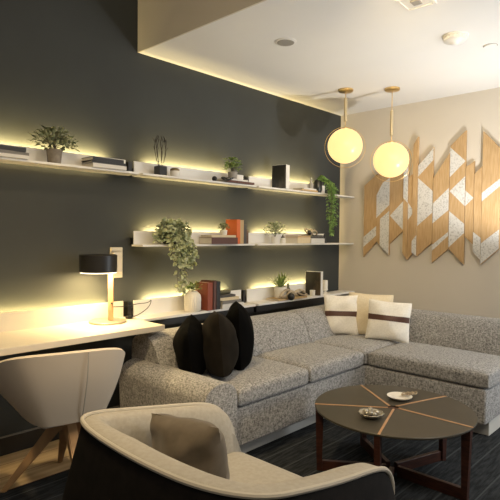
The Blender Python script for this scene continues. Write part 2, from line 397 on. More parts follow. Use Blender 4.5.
# arm: rounded front face, level top
def arm():
    bm = NB(); prof = []
    x0, x1, zt = 1.80, 2.05, 0.525
    for k in range(13):
        a = math.pi*k/12
        prof.append(((x0+x1)/2 - math.cos(a)*(x1-x0)/2, 0.43 + math.sin(a)*(zt-0.43)))
    prof = [(x0+0.02, 0.06)] + prof + [(x1, 0.06)]
    ys = [2.03, 2.032, 2.038, 2.3, 2.6, 2.86]
    sc = [0.965, 0.992, 1, 1, 1.0, 1.0]
    rings = []
    for y, s in zip(ys, sc):
        cx = (x0+x1)/2
        rings.append([bm.verts.new((cx+(x-cx)*s, y, 0.3+(z-0.3)*s if z > 0.3 else z)) for x, z in prof])
    n = len(prof)
    for a, c in zip(rings, rings[1:]):
        for k in range(n): bm.faces.new((a[k], a[(k+1) % n], c[(k+1) % n], c[k]))
    bm.faces.new(rings[0]); bm.faces.new(rings[-1][::-1])
    bmesh.ops.recalc_face_normals(bm, faces=list(bm.faces))
    return bm
part('arm', arm(), 'tweed')

# ---------------------------------------------------------------- pillows
def pillow_mesh(w, h, t, n=26, u0=-1, u1=1, v0=-1, v1=1, infl=1.0, off=0.0, wr=0.006, seed=0, pinch=0.075):
    bm = NB(); rnd = random.Random(seed); ph = [rnd.uniform(0, 6.28) for _ in range(6)]
    grids = []; rc = 0.09 if abs(pinch-0.05) < 1e-6 else 0.03
    for side in (-1, 1):
        g = []
        for i in range(n+1):
            row = []
            for j in range(n+1):
                u = u0+(u1-u0)*i/n; v = v0+(v1-v0)*j/n
                soft = abs(pinch-0.05) < 1e-6; vz = -math.sin(-v*math.pi/2) if (soft and v < 0) else v
                x = w/2*u*(1-pinch*(1-v*v)); z = h/2*vz*(1-pinch*(1-u*u))
                k = 1-rc*(u*v)**4; x *= k; z *= k
                q = max((1-u*u)*(1-v*v), 0)
                th = t/2*(q**(0.62 if abs(pinch-0.05) < 1e-6 else 0.5))*infl
                wv = wr*(math.sin(5*u+3*v+ph[0])+math.sin(7*v-4*u+ph[1])+0.7*math.sin(11*u*v+ph[2]+side)) * q**0.3
                row.append(bm.verts.new((x, side*(th+off)+wv*0.6, z + h/2)))
            g.append(row)
        for i in range(n):
            for j in range(n):
                f = (g[i][j], g[i+1][j], g[i+1][j+1], g[i][j+1])
                bm.faces.new(f if side < 0 else f[::-1])
        grids.append(g)
    if off: # close the strip's rims
        a, c = grids
        for j in range(n):
            bm.faces.new((a[0][j], a[0][j+1], c[0][j+1], c[0][j])); bm.faces.new((a[n][j], c[n][j], c[n][j+1], a[n][j+1]))
        for i in range(n):
            bm.faces.new((a[i][0], c[i][0], c[i+1][0], a[i+1][0])); bm.faces.new((a[i][n], a[i+1][n], c[i+1][n], c[i][n]))
    else:
        bmesh.ops.remove_doubles(bm, verts=list(bm.verts), dist=0.0004)
    return bm
def pillow(label, loc, yaw, lean, w, h, t, m, band=None, seed=0, roll=0, group=None, pinch=0.075, wr=0.007):
    p = thing('throw_pillow', label, 'pillow', loc, rot=(R(lean), R(roll), R(yaw)), group=group)
    obj('cover', pillow_mesh(w, h, t, seed=seed, pinch=pinch, wr=wr), m, p, True)
    bm = NB()
    pts = []
    for s in range(4):
        for k in range(12):
            a = -1+2*k/12
            u, v = ((a, -1), (1, a), (-a, 1), (-1, -a))[s]
            k_ = 1-(0.09 if abs(pinch-0.05) < 1e-6 else 0.03)*(u*v)**4
        pts.append((k_*w/2*u*(1-pinch*(1-v*v)), 0, h/2+k_*h/2*v*(1-pinch*(1-u*u))))
    tube(bm, pts, 0.0026, 6, closed=True)
    obj('seam', bm, m, p, True)
    if band: obj('band', pillow_mesh(w*1.004, h, t, u0=-0.985, u1=0.985, v0=band[0], v1=band[1], off=0.0025, seed=seed, pinch=pinch, wr=wr), 'brown_band', p, True)
    return p
PG = 'throw pillows on the sofa'
pillow('black velvet pillow behind the sofa arm, leftmost of three dark pillows', (2.105, 2.47, 0.470), 46, -5, 0.36, 0.345, 0.23, 'black_velvet', seed=1, group=PG, roll=-10, pinch=0.05)
pillow('charcoal brown velvet pillow between two black pillows on the sofa', (2.185, 2.31, 0.472), 52, -5, 0.38, 0.395, 0.235, 'charcoal_velvet', seed=2, group=PG, roll=5, pinch=0.05)
pillow('tall black velvet pillow rightmost of three dark pillows on the sofa', (2.43, 2.39, 0.472), 48, -3, 0.36, 0.42, 0.21, 'black_velvet', seed=3, group=PG, roll=-3, pinch=0.05)
pillow('ivory pillow with brown stripe at the inner corner, partly behind cream pillow', (3.815, 2.505, 0.468), -52, -12, 0.31, 0.36, 0.12, 'ivory_linen', band=(-0.10, 0.16), seed=4, group=PG)
pillow('plain cream pillow standing between two striped ivory pillows', (3.97, 2.32, 0.462), -60, -13, 0.40, 0.385, 0.13, 'cream_linen', seed=5, group=PG, roll=2)
pillow('ivory pillow with brown stripe, frontmost pillow on the chaise corner', (3.87, 2.095, 0.468), -68, -11, 0.365, 0.34, 0.15, 'ivory_linen', band=(-0.02, 0.26), seed=6, group=PG, roll=3)

# ---------------------------------------------------------------- coffee table
TX, TY, TZ, TR = 2.632, 1.378, 0.38, 0.436
ct = thing('coffee_table', 'round low coffee table with dark top and radiating wood inlays', 'table', (TX, TY, 0))
ANG = [126, 54, -18, -90, 198]
bm = NB(); N = 96
hub_r = 0.034
prof = [(hub_r, 0), (TR-0.004, 0), (TR, 0.003), (TR, 0.010), (TR-0.002, 0.012), (hub_r, 0.012)]
rings = [[bm.verts.new((r*math.cos(2*math.pi*k/N), r*math.sin(2*math.pi*k/N), TZ-0.012+z)) for k in range(N)] for r, z in prof]
for i in range(len(prof)):
    a, c = rings[i], rings[(i+1) % len(prof)]
    for k in range(N): bm.faces.new((a[k], a[(k+1) % N], c[(k+1) % N], c[k]))
bmesh.ops.recalc_face_normals(bm, faces=list(bm.faces))
obj('tabletop', bm, 'table_top', ct)
for a in ANG:
    M = Matrix.Rotation(R(a), 4, 'Z')
    b = NB(); rot_box(b, TR-0.030, 0.012, 0.003, M @ Matrix.Translation(((TR+0.030)/2, 0.008, TZ+0.0005)))
    obj('inlay_strip', b, 'inlay_wood', ct)
    b = NB()
    t = NB()
    # a flat upright plank leg, narrowing toward the floor, with a radial rail to the hub
    vs = []
    for (r0, r1, z) in ((0.392, 0.420, 0.0), (0.385, 0.432, TZ-0.0125)):
        for (r_, s) in ((r0, -1), (r1, -1), (r1, 1), (r0, 1)): vs.append(t.verts.new((r_, s*0.015, z)))
    for f in ((3, 2, 1, 0), (4, 5, 6, 7), (0, 1, 5, 4), (1, 2, 6, 5), (2, 3, 7, 6), (3, 0, 4, 7)): t.faces.new([vs[k] for k in f])
    obj('leg', merge(b, t, M), 'walnut', ct)
    b = NB(); rot_box(b, 0.356, 0.026, 0.058, M @ Matrix.Translation((0.212, 0.006, 0.029)), 0.002)
    obj('bottom_rail', b, 'walnut', ct)
    b = NB(); rot_box(b, 0.35, 0.024, 0.028, M @ Matrix.Translation((0.208, 0, TZ-0.027)), 0.002)
    obj('top_rail', b, 'walnut', ct)
obj('hub', lathe(NB(), [(0.033, TZ-0.05), (0.033, TZ-0.006)], 24), 'walnut', ct)
# dishes on the table
d = thing('covered_dish', 'scalloped pearl shell dish on the near side of the coffee table', 'dish', (2.405, 1.385, TZ+0.002))
b = lathe(NB(), [(0.020, 0), (0.040, 0.003), (0.060, 0.016), (0.066, 0.024), (0.064, 0.026), (0.05, 0.018), (0.0, 0.012)], 48, rib=0.05, nrib=12, cap1=False)
obj('dish', b, 'shell_pearl', d, True)
b = NB(); rnd = random.Random(3)
for k in range(9):
    a = k*0.7; r_ = 0.028 if k else 0
    sphere(b, (r_*math.cos(a), r_*math.sin(a), 0.026+0.006*(k % 2)), 0.015, 10, 8, (1, 1, .75))
obj('shells', b, 'shell_pearl', d, True)
d = thing('round_dish', 'flat white dish holding a tan knotted cord, far side of coffee table', 'dish', (2.80, 1.425, TZ+0.002))
obj('dish', lathe(NB(), [(0.035, 0), (0.055, 0.004), (0.072, 0.016), (0.073, 0.018), (0.07, 0.018), (0.05, 0.007), (0.0, 0.006)], 40, cap1=False), 'white_ceramic', d, True)
b = NB()
for k in range(4):
    pts = [(0.03+0.022*k+0.018*math.cos(a), -0.015-0.01*k+0.014*math.sin(a), 0.020+0.004*math.sin(2*a+k)) for a in [i*math.pi/6 for i in range(12)]]
    tube(b, pts, 0.004, 6, closed=True)
tag(obj('knotted_cord', b, 'driftwood', None, True, (2.80, 1.425, TZ+0.006)), 'tan knotted cord trailing over the flat white dish on the coffee table', 'ornament')

# ---------------------------------------------------------------- armchair in the foreground
ac = thing('armchair', 'low tub armchair with cream inside and dark outer shell, in the foreground', 'armchair', (1.2, 1.24, 0))
path = [(1.545, .806, .47), (1.54, .804, .53), (1.505, .806, .582), (1.42, .806, .606), (1.26, .812, .624), (1.10, .826, .648), (.985, .855, .660), (.905, .930, .672), (.860, 1.03, .680), (.843, 1.14, .684),
        (.838, 1.25, .685), (.842, 1.36, .684), (.852, 1.48, .682), (.873, 1.60, .679), (.915, 1.70, .673), (1.00, 1.738, .662), (1.15, 1.710, .644), (1.32, 1.685, .622), (1.475, 1.665, .600), (1.56, 1.66, .560), (1.60, 1.66, .505), (1.615, 1.66, .45)]
def smooth_path(P, it=2):
    P = [Vector(p) for p in P]
    for _ in range(it):
        Q = [P[0]]
        for a, c in zip(P, P[1:]): Q += [a*0.75+c*0.25, a*0.25+c*0.75]
        Q.append(P[-1]); P = Q
    return P
SP = smooth_path(path, 2)
def normals2(P):
    out = []
    for i in range(len(P)):
        d = P[min(i+1, len(P)-1)] - P[max(i-1, 0)]; d.z = 0; d.normalize()
        out.append(Vector((d.y, -d.x, 0)))      # left of travel -> outward checked below
    return out
NS = normals2(SP)
cen = Vector((1.25, 1.24, 0))
if (SP[len(SP)//2] - cen).dot(NS[len(SP)//2]) < 0: NS = [-n for n in NS]
def loft(P, NS, prof):   # prof(p, n, t) -> list of points
    bm = NB(); rings = [[bm.verts.new(q) for q in prof(p, n, i/(len(P)-1))] for i, (p, n) in enumerate(zip(P, NS))]
    n = len(rings[0])
    for a, c in zip(rings, rings[1:]):
        for k in range(n): bm.faces.new((a[k], a[(k+1) % n], c[(k+1) % n], c[k]))
    bm.faces.new(rings[0][::-1]); bm.faces.new(rings[-1])
    bmesh.ops.recalc_face_normals(bm, faces=list(bm.faces))
    return bm
Z3 = Vector((0, 0, 1))
def at_z(p, n, off, z, fwd=0): return Vector((p.x, p.y, 0)) + n*off + Z3*z + Vector((fwd, 0, 0))
def fwd_t(t):            # the arm fronts lean forward toward the floor
    e = max(0, 1-min(t, 1-t)/0.22); return 0.02*e*e
def shell_prof(p, n, t):
    f = fwd_t(t); zz = p.z
    return [at_z(p, n, 0.0, zz-0.002), at_z(p, n, 0.065, zz*0.62, f*0.45), at_z(p, n, 0.125, 0.14, f), at_z(p, n, 0.11, 0.10, f),
            at_z(p, n, -0.03, 0.10, f), at_z(p, n, -0.012, zz*0.62, f*0.45), at_z(p, n, -0.010, zz-0.006)]
def pad_prof(p, n, t):
    f = fwd_t(t); zz = p.z; e = min(t, 1-t); w = 0.055 + 0.06*min(1, e/0.14)
    w = w if t < 0.55 else 0.055 + (w-0.055)*max(0.0, 1-(t-0.55)/0.2)
    return [at_z(p, n, -0.006, zz+0.001), at_z(p, n, -0.020, zz+0.007), at_z(p, n, -w*0.6, zz+0.004), at_z(p, n, -w*0.95, zz-0.016), at_z(p, n, -w-0.012, zz-0.065, f*.1),
            at_z(p, n, -w-0.020, min(0.48, zz-0.075), f*.5), at_z(p, n, -w-0.022, min(0.36, zz-0.10), f*.9), at_z(p, n, -0.035, min(0.34, zz-0.12), f), at_z(p, n, -0.016, zz*0.62, f*0.45)]
def apart(name, bm, m, smooth=True):
    o = obj(name, bm, m, ac, smooth); o.matrix_parent_inverse = Matrix.Translation(-Vector(ac.location)); return o
apart('outer_shell', loft(SP, NS, shell_prof), 'dark_shell')
apart('inner_padding', loft(SP, NS, pad_prof), 'cream_fabric')
b = NB(); tube(b, [Vector((p.x, p.y, p.z+0.005)) for p in SP], 0.0085, 8)
apart('piping', b, 'piping')
apart('seat', cushion_box(0.97, 1.61, 0.895, 1.595, 0.27, 0.395, 0.035, 0.012), 'cream_fabric')
apart('seat_base', box(NB(), 0.95, 1.60, 0.86, 1.63, 0.10, 0.27, 0.02, 3), 'dark_shell')
apart('foot_ring', lathe(NB(), [(0.24, 0.0), (0.24, 0.012), (0.05, 0.02), (0.04, 0.10)], 40, c=(1.24, 1.24, 0)), 'black_metal')
pillow('taupe velvet pillow leaning inside the foreground armchair', (1.235, 1.445, 0.404), -80, 12, 0.33, 0.27, 0.20, 'taupe_velvet', seed=9, roll=-2, pinch=0.045, wr=0.012)

# ---------------------------------------------------------------- desk chair
dc = thing('desk_chair', 'off-white shell chair on splayed wooden legs, pulled up to the desk', 'chair', (1.27, 2.50, 0), R(-10))
rim = [(-.35, .14, .60), (-.375, .02, .675), (-.375, -.10, .728), (-.35, -.20, .765), (-.29, -.268, .785), (-.15, -.305, .788), (0, -.31, .786), (.11, -.303, .782), (.19, -.278, .766), (.235, -.20, .722), (.26, -.08, .68), (.27, .04, .63), (.26, .14, .58)]
bot = [(-.235, .17, .46), (-.235, .08, .45), (-.225, -.05, .44), (-.205, -.13, .43), (-.17, -.188, .424), (-.10, -.20, .424), (0, -.205, .424), (.07, -.205, .426), (.118, -.198, .43), (.155, -.14, .445), (.17, -.05, .45), (.175, .08, .455), (.175, .17, .46)]
RP, BP = smooth_path(rim, 2), smooth_path(bot, 2)
bm = NB(); cols = []
for r_, q in zip(RP, BP):
    mid = Vector((-0.04, 0.0, 0)); o_ = []
    for k in range(6):
        t = k/5; p = q.lerp(r_, t); p = p + Vector(((p.x-mid.x), (p.y-mid.y), 0)).normalized()*0.012*math.sin(math.pi*t); o_.append(p)
    i_ = [p - Vector((p.x-mid.x, p.y-mid.y, 0)).normalized()*0.022 for p in o_]
    o_[5] = o_[5]; cols.append([bm.verts.new(p) for p in o_ + [ (o_[5]+i_[5])/2 + Vector((0, 0, .008)) ] + i_[::-1]])
n = len(cols[0])
for a, c in zip(cols, cols[1:]):
    for k in range(n): bm.faces.new((a[k], a[(k+1) % n], c[(k+1) % n], c[k]))
bm.faces.new(cols[0][::-1]); bm.faces.new(cols[-1])
bmesh.ops.recalc_face_normals(bm, faces=list(bm.faces))
obj('shell_back', bm, 'chair_shell', dc, True)
b = NB(); tube(b, [Vector((0.002, q[1], q[2])) for q in [(0, -.208, .426), (0, -.243, .49), (0, -.268, .56), (0, -.290, .63), (0, -.307, .70), (0, -.314, .784)]], 0.0028, 6)
obj('back_seam', b, 'piping', dc, True)
obj('seat', cushion_box(-.17, .13, -.165, .20, .40, .452, .022, .01), 'chair_shell', dc, True)
feet = [(-.275, .175), (.068, .365), (.275, -.175), (-.02, -.36)]
for fx, fy in feet:
    b = NB(); d_ = Vector((fx, fy, 0)).normalized(); s_ = Vector((-d_.y, d_.x, 0)); rings = []
    for t, w, h_ in ((0, .026, .034), (0.12, .026, .032), (1.0, .013, .016)):
        c_ = Vector((0, 0, .375)).lerp(Vector((fx, fy, 0.0)), t) if t else Vector((0, 0, .375))
        if t == 0.12: c_ = Vector((fx*.16, fy*.16, .350))
        up_ = Vector((d_.x*.6, d_.y*.6, .8)) if t < 1 else Vector((d_.x, d_.y, 0))
        rings.append([b.verts.new(c_ + s_*sx*w + up_*sy*h_) for sx, sy in ((-1, -1), (1, -1), (1, 1), (-1, 1))])
    for a, c in zip(rings, rings[1:]):
        for k in range(4): b.faces.new((a[k], a[(k+1) % 4], c[(k+1) % 4], c[k]))
    b.faces.new(rings[0][::-1]); b.faces.new(rings[-1])
    bmesh.ops.recalc_face_normals(b, faces=list(b.faces))
    bmesh.ops.bevel(b, geom=list(b.edges), offset=0.005, segments=2, affect='EDGES')
    obj('leg', b, 'oak', dc, True)
obj('leg_hub', lathe(NB(), [(0.045, 0.36), (0.05, 0.38), (0.05, 0.396)], 24), 'oak', dc, True)

# ---------------------------------------------------------------- desk lamp
LX, LY, LZ = 1.80, 2.993, 0.758
dl = thing('desk_lamp', 'table lamp with black drum shade and copper-coloured pole on the white desk', 'lamp', (LX, LY, LZ))
obj('base', lathe(NB(), [(0.118, 0), (0.120, 0.003), (0.120, 0.009), (0.117, 0.012), (0.0, 0.0125)], 64, cap1=False), 'nickel', dl, True)
b = NB(); rot_box(b, 0.034, 0.014, 0.395, Matrix.Rotation(R(-43), 4, 'Z') @ Matrix.Translation((0.02, 0, 0.21)), 0.003)
obj('pole', b, 'inlay_wood', dl)
SH = Vector((-0.068, 0.0, 0.335))
b = NB()
lathe(b, [(0.116, 0), (0.118, 0), (0.118, 0.108), (0.110, 0.112), (0.004, 0.113), (0.004, 0.108), (0.110, 0.106), (0.114, 0.10)], 56, c=SH, cap0=False, cap1=False)
lathe(b, [(0.114, 0.10), (0.116, 0)], 56, c=SH, cap0=False, cap1=False)
obj('lamp_shade', b, 'black_metal', dl, True)
obj('diffuser', lathe(NB(), [(0.0, -0.006), (0.113, -0.006), (0.115, -0.0005), (0.0, -0.0005)], 48, c=SH, cap0=False, cap1=False), 'diffuser', dl)
b = NB(); tube(b, [(-0.10, 0, 0.405), (0.02, -0.012, 0.405)], 0.008, 8); obj('arm', b, 'inlay_wood', dl)
obj('switch', lathe(NB(), [(0.006, 0), (0.006, 0.012)], 12, c=(0.012, -0.03, 0.12)), 'black_metal', dl)
lt = light('desk_lamp_light', 'AREA', SH + Vector((0, 0, -0.008)), 11.0, (1.0, 0.72, 0.33), shape='DISK', size=0.20); lt.parent = dl
b = NB()
cp = [(0.03, -0.01, 0.10), (0.11, -0.03, 0.095), (0.24, 0.01, 0.10), (0.345, 0.03, 0.095), (0.375, 0.035, 0.12), (0.355, 0.03, 0.07), (0.30, 0.03, 0.035), (0.24, 0.03, 0.012), (0.20, 0.02, 0.012)]
tube(b, smooth_path(cp, 2), 0.0028, 6)
b2 = obj('cord', b, 'black_metal', dl, True)
obj('plug', box(NB(), 0.155, 0.20, 0.005, 0.035, 0.001, 0.022, 0.005), 'black_metal', dl)

# wall device above the lamp
wd = thing('wall_control_box', 'beige box on the dark wall behind the desk lamp', 'wall fixture', (1.975, WY, 1.03))
obj('back_plate', box(NB(), -0.048, 0.050, -0.012, 0, 0.0, 0.215, 0.004), 'beige_plastic', wd)
obj('cover', box(NB(), -0.038, 0.036, -0.035, -0.012, 0.035, 0.185, 0.008, 3), 'beige_plastic', wd)
obj('top_module', box(NB(), -0.050, 0.020, -0.028, -0.012, 0.190, 0.212, 0.003), 'beige_plastic', wd)
obj('slot', box(NB(), -0.026, -0.012, -0.038, -0.034, 0.075, 0.092), 'black_metal', wd)

# ---------------------------------------------------------------- pendants
def pendant(x, y, z, label, ring_yaw, stem_z0, stem_z1):
    p = thing('pendant_lamp', label, 'pendant lamp', (x, y, CZ), 0, 'globe pendant lamps')
    obj('canopy', lathe(NB(), [(0.0, -0.022), (0.058, -0.022), (0.066, -0.016), (0.066, 0)], 36, cap0=False), 'brass', p, True)
    gz = z - CZ
    obj('globe', sphere(NB(), (0, 0, gz), 0.155, 48, 32), 'globe_glass', p, True)
    obj('rod', lathe(NB(), [(0.0035, gz+0.15), (0.0035, -0.02)], 8), 'brass', p)
    obj('stem', lathe(NB(), [(0.015, stem_z0-CZ), (0.015, stem_z1-CZ)], 16), 'brushed_brass', p, True)
    b = NB(); pts = []
    ca, sa = math.cos(R(ring_yaw)), math.sin(R(ring_yaw))
    for k in range(64):
        a = 2*math.pi*k/64; r_ = 0.181
        pts.append((r_*math.cos(a)*ca, r_*math.cos(a)*sa, gz - 0.012 + r_*math.sin(a)))
    tube(b, pts, 0.0020, 6, closed=True)
    obj('ring', b, 'brass', p, True)
    obj('collar', lathe(NB(), [(0.03, gz+0.150), (0.03, gz+0.158), (0.012, gz+0.165)], 20), 'brass', p, True)
    return p
pendant(3.947, 2.580, 2.148, 'glowing globe pendant nearer the dark wall, left one of two', -50, 2.365, 2.575)
pendant(4.189, 2.255, 2.020, 'lower glowing globe pendant in front of the wall art, right one of two', -66, 2.235, 2.452)

# ---------------------------------------------------------------- ceiling fittings
s = thing('ceiling_speaker', 'round flush ceiling speaker nearest the dark wall', 'speaker', (2.71, 2.256, CZ))
obj('rim', lathe(NB(), [(0.0, -0.006), (0.066, -0.006), (0.074, -0.003), (0.074, 0)], 40, cap0=False), 'white_plastic', s, True)
obj('grille', lathe(NB(), [(0.0, -0.009), (0.056, -0.009), (0.058, -0.0065)], 40, cap0=False), 'grey_plastic', s, True)
s = thing('smoke_detector', 'white domed smoke detector on the ceiling beyond the vent', 'smoke detector', (3.37, 1.371, CZ))
obj('base', lathe(NB(), [(0.078, -0.012), (0.080, -0.010), (0.080, 0)], 40), 'white_plastic', s, True)
obj('grille_ring', lathe(NB(), [(0.064, -0.034), (0.072, -0.030), (0.072, -0.012)], 48, rib=0.025, nrib=24), 'white_plastic', s, True)
obj('dome', lathe(NB(), [(0.0, -0.055), (0.020, -0.055), (0.026, -0.050), (0.034, -0.044), (0.060, -0.040), (0.068, -0.034)], 40, cap0=False), 'white_plastic', s, True)
s = thing('ceiling_vent', 'small square ceiling vent at the top edge of the picture', 'vent', (2.735, 1.335, CZ), R(4))
b = NB()
for q in ((-.085, .085, -.085, -.07), (-.085, .085, .07, .085), (-.085, -.07, -.07, .07), (.07, .085, -.07, .07)): box(b, *q, -0.006, 0)
obj('frame', b, 'white_plastic', s)
obj('backing', box(NB(), -.07, .07, -.07, .07, -0.002, 0), 'shelf_white', s)
b = NB(); box(b, -.03, .03, -.025, .025, -0.010, -0.002, 0.003); obj('sensor', b, 'grey_plastic', s)
s = thing('sprinkler_cover', 'small flat round disc on the ceiling near the right edge', 'sprinkler cover', (3.70, 1.262, CZ))
obj('disc', lathe(NB(), [(0.0, -0.008), (0.040, -0.008), (0.042, -0.005), (0.042, -0.002)], 32, cap0=False), 'ceiling_paint', s, True)
obj('gap', lathe(NB(), [(0.0, -0.002), (0.046, -0.002), (0.046, 0)], 32, cap0=False), 'grey_plastic', s, True)

# ---------------------------------------------------------------- wall art: mounted wooden slats with speckled inlays
ART = [
 ([(2.856, 1.121), (2.709, 1.281), (2.709, 1.981), (2.856, 1.867)], [[(2.856, 1.226), (2.709, 1.348), (2.709, 1.446), (2.856, 1.331)]]),
 ([(2.706, 1.291), (2.662, 1.251), (2.562, 1.152), (2.562, 2.061), (2.706, 1.96)], [[(2.706, 1.529), (2.562, 1.658), (2.562, 1.93), (2.64, 1.884), (2.706, 1.765)], [(2.662, 1.252), (2.562, 1.154), (2.562, 1.597), (2.662, 1.518)]]),
 ([(2.559, 1.263), (2.413, 1.395), (2.413, 2.116), (2.559, 2.031)], [[(2.555, 1.55), (2.413, 1.405), (2.413, 1.692)]]),
 ([(2.410, 1.177), (2.363, 1.109), (2.363, 2.199), (2.410, 2.146)], [[(2.410, 1.722), (2.363, 1.671), (2.363, 2.189), (2.410, 2.142)]]),
 ([(2.360, 1.109), (2.315, 1.17), (2.315, 1.951), (2.360, 1.925)], [[(2.360, 1.503), (2.315, 1.561), (2.315, 1.61), (2.360, 1.671)]]),
 ([(2.312, 1.18), (2.266, 1.152), (2.266, 2.309), (2.312, 2.233)], [[(2.312, 1.182), (2.266, 1.154), (2.266, 1.356), (2.312, 1.297)]]),
 ([(2.263, 1.152), (2.114, 1.281), (2.114, 2.191), (2.263, 2.034)], [[(2.263, 1.922), (2.114, 2.069), (2.114, 2.185), (2.263, 2.030)], [(2.263, 1.444), (2.114, 1.571), (2.114, 1.775), (2.263, 1.908)]]),
 ([(2.108, 1.092), (1.957, 1.228), (1.957, 2.119), (2.108, 1.898)], [[(2.108, 1.467), (1.957, 1.591), (1.957, 1.795), (2.108, 1.657)], [(2.108, 1.207), (1.957, 1.349), (1.957, 1.386), (2.108, 1.264)]]),
 ([(1.952, 1.228), (1.811, 1.09), (1.811, 2.311), (1.952, 2.183)], [[(1.952, 1.896), (1.811, 2.031), (1.952, 2.169)], [(1.952, 1.765), (1.811, 1.623), (1.811, 1.895)], [(1.952, 1.242), (1.811, 1.378), (1.811, 1.46), (1.952, 1.581)]]),
 ([(1.807, 1.346), (1.732, 1.274), (1.732, 2.024), (1.807, 1.977)], [[(1.807, 1.623), (1.733, 1.693), (1.807, 1.764)]]),
 ([(1.728, 1.207), (1.662, 1.133), (1.662, 1.973), (1.728, 1.907)], [[(1.728, 1.209), (1.662, 1.137), (1.662, 1.334), (1.728, 1.387)]]),
 ([(1.658, 1.097), (1.507, 1.239), (1.507, 2.107), (1.658, 2.278)], [[(1.658, 1.658), (1.507, 1.787), (1.507, 1.852), (1.658, 1.734)], [(1.658, 1.101), (1.507, 1.241), (1.507, 1.409), (1.658, 1.285)]]),
]
wa = thing('wall_sculpture', 'wall art of pointed wooden slats with speckled white inlays on the pale wall', 'wall art', (WX, 2.18, 1.7))
INV = Matrix.Translation((-WX, -2.18, -1.7))
for i, (poly, ins) in enumerate(ART):
    dx = (0.0, 0.006, 0.0, 0.008, 0.002, 0.010, 0.0, 0.006, 0.002, 0.0, 0.006, 0.012)[i]
    b = NB(); prism_x(b, poly, WX-0.032-dx, WX-0.010); b.transform(INV)
    sl = obj('slat', b, 'art_wood', wa)
    for q in ins:
        b = NB(); prism_x(b, q, WX-0.0335-dx, WX-0.0318-dx); b.transform(INV)
        obj('inlay', b, 'art_white', sl)
b = NB(); box(b, WX-0.010, WX, 1.55, 2.80, 1.42, 1.45); box(b, WX-0.010, WX, 1.55, 2.80, 1.72, 1.75); b.transform(INV)
obj('mounting_rail', b, 'art_edge', wa)

# ---------------------------------------------------------------- shelf contents
def book_flat(x, y, z, L, D, T, cover, label, rz=0, group=None, spine=None):
    t = thing('book', label, 'book', (x, y, z), R(rz), group)
    b = NB(); box(b, -L/2, L/2, -D/2, D/2, 0, 0.0025); box(b, -L/2, L/2, -D/2, D/2, T-0.0025, T); box(b, -L/2, L/2, -D/2, -D/2+0.003, 0.0025, T-0.0025)
    obj('cover', b, cover, t)
    obj('pages', box(NB(), -L/2+0.004, L/2-0.004, -D/2+0.003, D/2-0.004, 0.0025, T-0.0025), 'paper', t)
    return t
def book_up(x, y, z, T, D, H, cover, label, rz=0, tilt=0, group=None):
    t = thing('book', label, 'book', (x, y, z), rot=(0, R(tilt), R(rz)), group=group)
    b = NB(); box(b, -T/2, -T/2+0.0025, -D/2, D/2, 0, H); box(b, T/2-0.0025, T/2, -D/2, D/2, 0, H); box(b, -T/2+0.0025, T/2-0.0025, -D/2, -D/2+0.003, 0, H)
    obj('cover', b, cover, t)
    obj('pages', box(NB(), -T/2+0.0025, T/2-0.0025, -D/2+0.003, D/2-0.004, 0.003, H-0.004), 'paper', t)
    return t
def pot(t, r0, r1, h, m, soil=True, rib=0, nrib=0, name='pot'):
    b = lathe(NB(), [(r0, 0), (r1, h), (r1-0.006, h), (r1-0.009, h-0.014), (0.0, h-0.014)], 32, rib=rib, nrib=nrib, cap1=False)
    obj(name, b, m, t, True)
    if soil: obj('soil', lathe(NB(), [(r1-0.010, h-0.016), (r1-0.010, h-0.010), (0, h-0.009)], 20, cap1=False), 'soil', t, True)
def bush(t, z0, rad, hgt, n, L, Wd, m, seed=0, stems=9, spiky=False, flat=1.0):
    rnd = random.Random(seed); b = NB(); st = NB()
    for s in range(stems):
        a = rnd.uniform(0, 6.28); rr = rad*rnd.uniform(.15, .8); h = hgt*rnd.uniform(.45, .9)
        tube(st, [(0, 0, z0), (rr*.3*math.cos(a), rr*.3*math.sin(a), z0+h*.5), (rr*math.cos(a), rr*math.sin(a), z0+h)], 0.0018, 5)
    obj('stems', st, 'stem', t)
    for i in range(n):
        a = rnd.uniform(0, 6.28); u = rnd.random()**0.5; ph = rnd.uniform(-.5, 1.5)
        r_ = rad*u*math.cos(ph*0.95)
        p = Vector((r_*math.cos(a), r_*math.sin(a)*flat, z0 + hgt*(.42+.58*math.sin(ph)*u)))
        d = Vector((math.cos(a), math.sin(a)*flat, rnd.uniform(-.3, 1.1)))
        leaf(b, p, d, Vector((rnd.uniform(-.4, .4), rnd.uniform(-.4, .4), 1)), L*rnd.uniform(.7, 1.2), Wd*rnd.uniform(.7, 1.2))
    obj('leaves', b, m, t)
Y0 = 3.038
BG = 'books on the shelves'
# --- top row, left shelf
Z = G1 + 0.001
book_flat(1.14, Y0, Z, 0.26, 0.15, 0.020, 'cover_white', 'white book under two black books at the far left of the top shelf', group=BG)
book_flat(1.15, Y0, Z+0.021, 0.25, 0.14, 0.018, 'cover_grey', 'grey book in the middle of the stack at the far left of the top shelf', 3, group=BG)
book_flat(1.14, Y0, Z+0.040, 0.24, 0.14, 0.024, 'cover_black', 'black book topmost of the stack at the far left of the top shelf', -2, group=BG)
t = thing('potted_plant', 'bushy sage-leaved plant in a brown-grey pot on the top shelf over the desk', 'plant', (1.457, Y0-0.005, Z))
pot(t, 0.038, 0.047, 0.085, 'stone_pot'); bush(t, 0.070, 0.135, 0.135, 230, 0.036, 0.028, 'leaf_sage', 1, flat=0.55, stems=14)
book_flat(1.80, Y0, Z, 0.245, 0.15, 0.026, 'cover_white', 'white book at the bottom of the stack left of the top shelf gap', group=BG)
book_flat(1.80, Y0, Z+0.027, 0.24, 0.145, 0.016, 'cover_black', 'thin black book in the middle of the stack left of the top shelf gap', -3, group=BG)
book_flat(1.79, Y0, Z+0.044, 0.23, 0.14, 0.022, 'cover_black', 'thick black book topmost of the stack left of the top shelf gap', 2, group=BG)
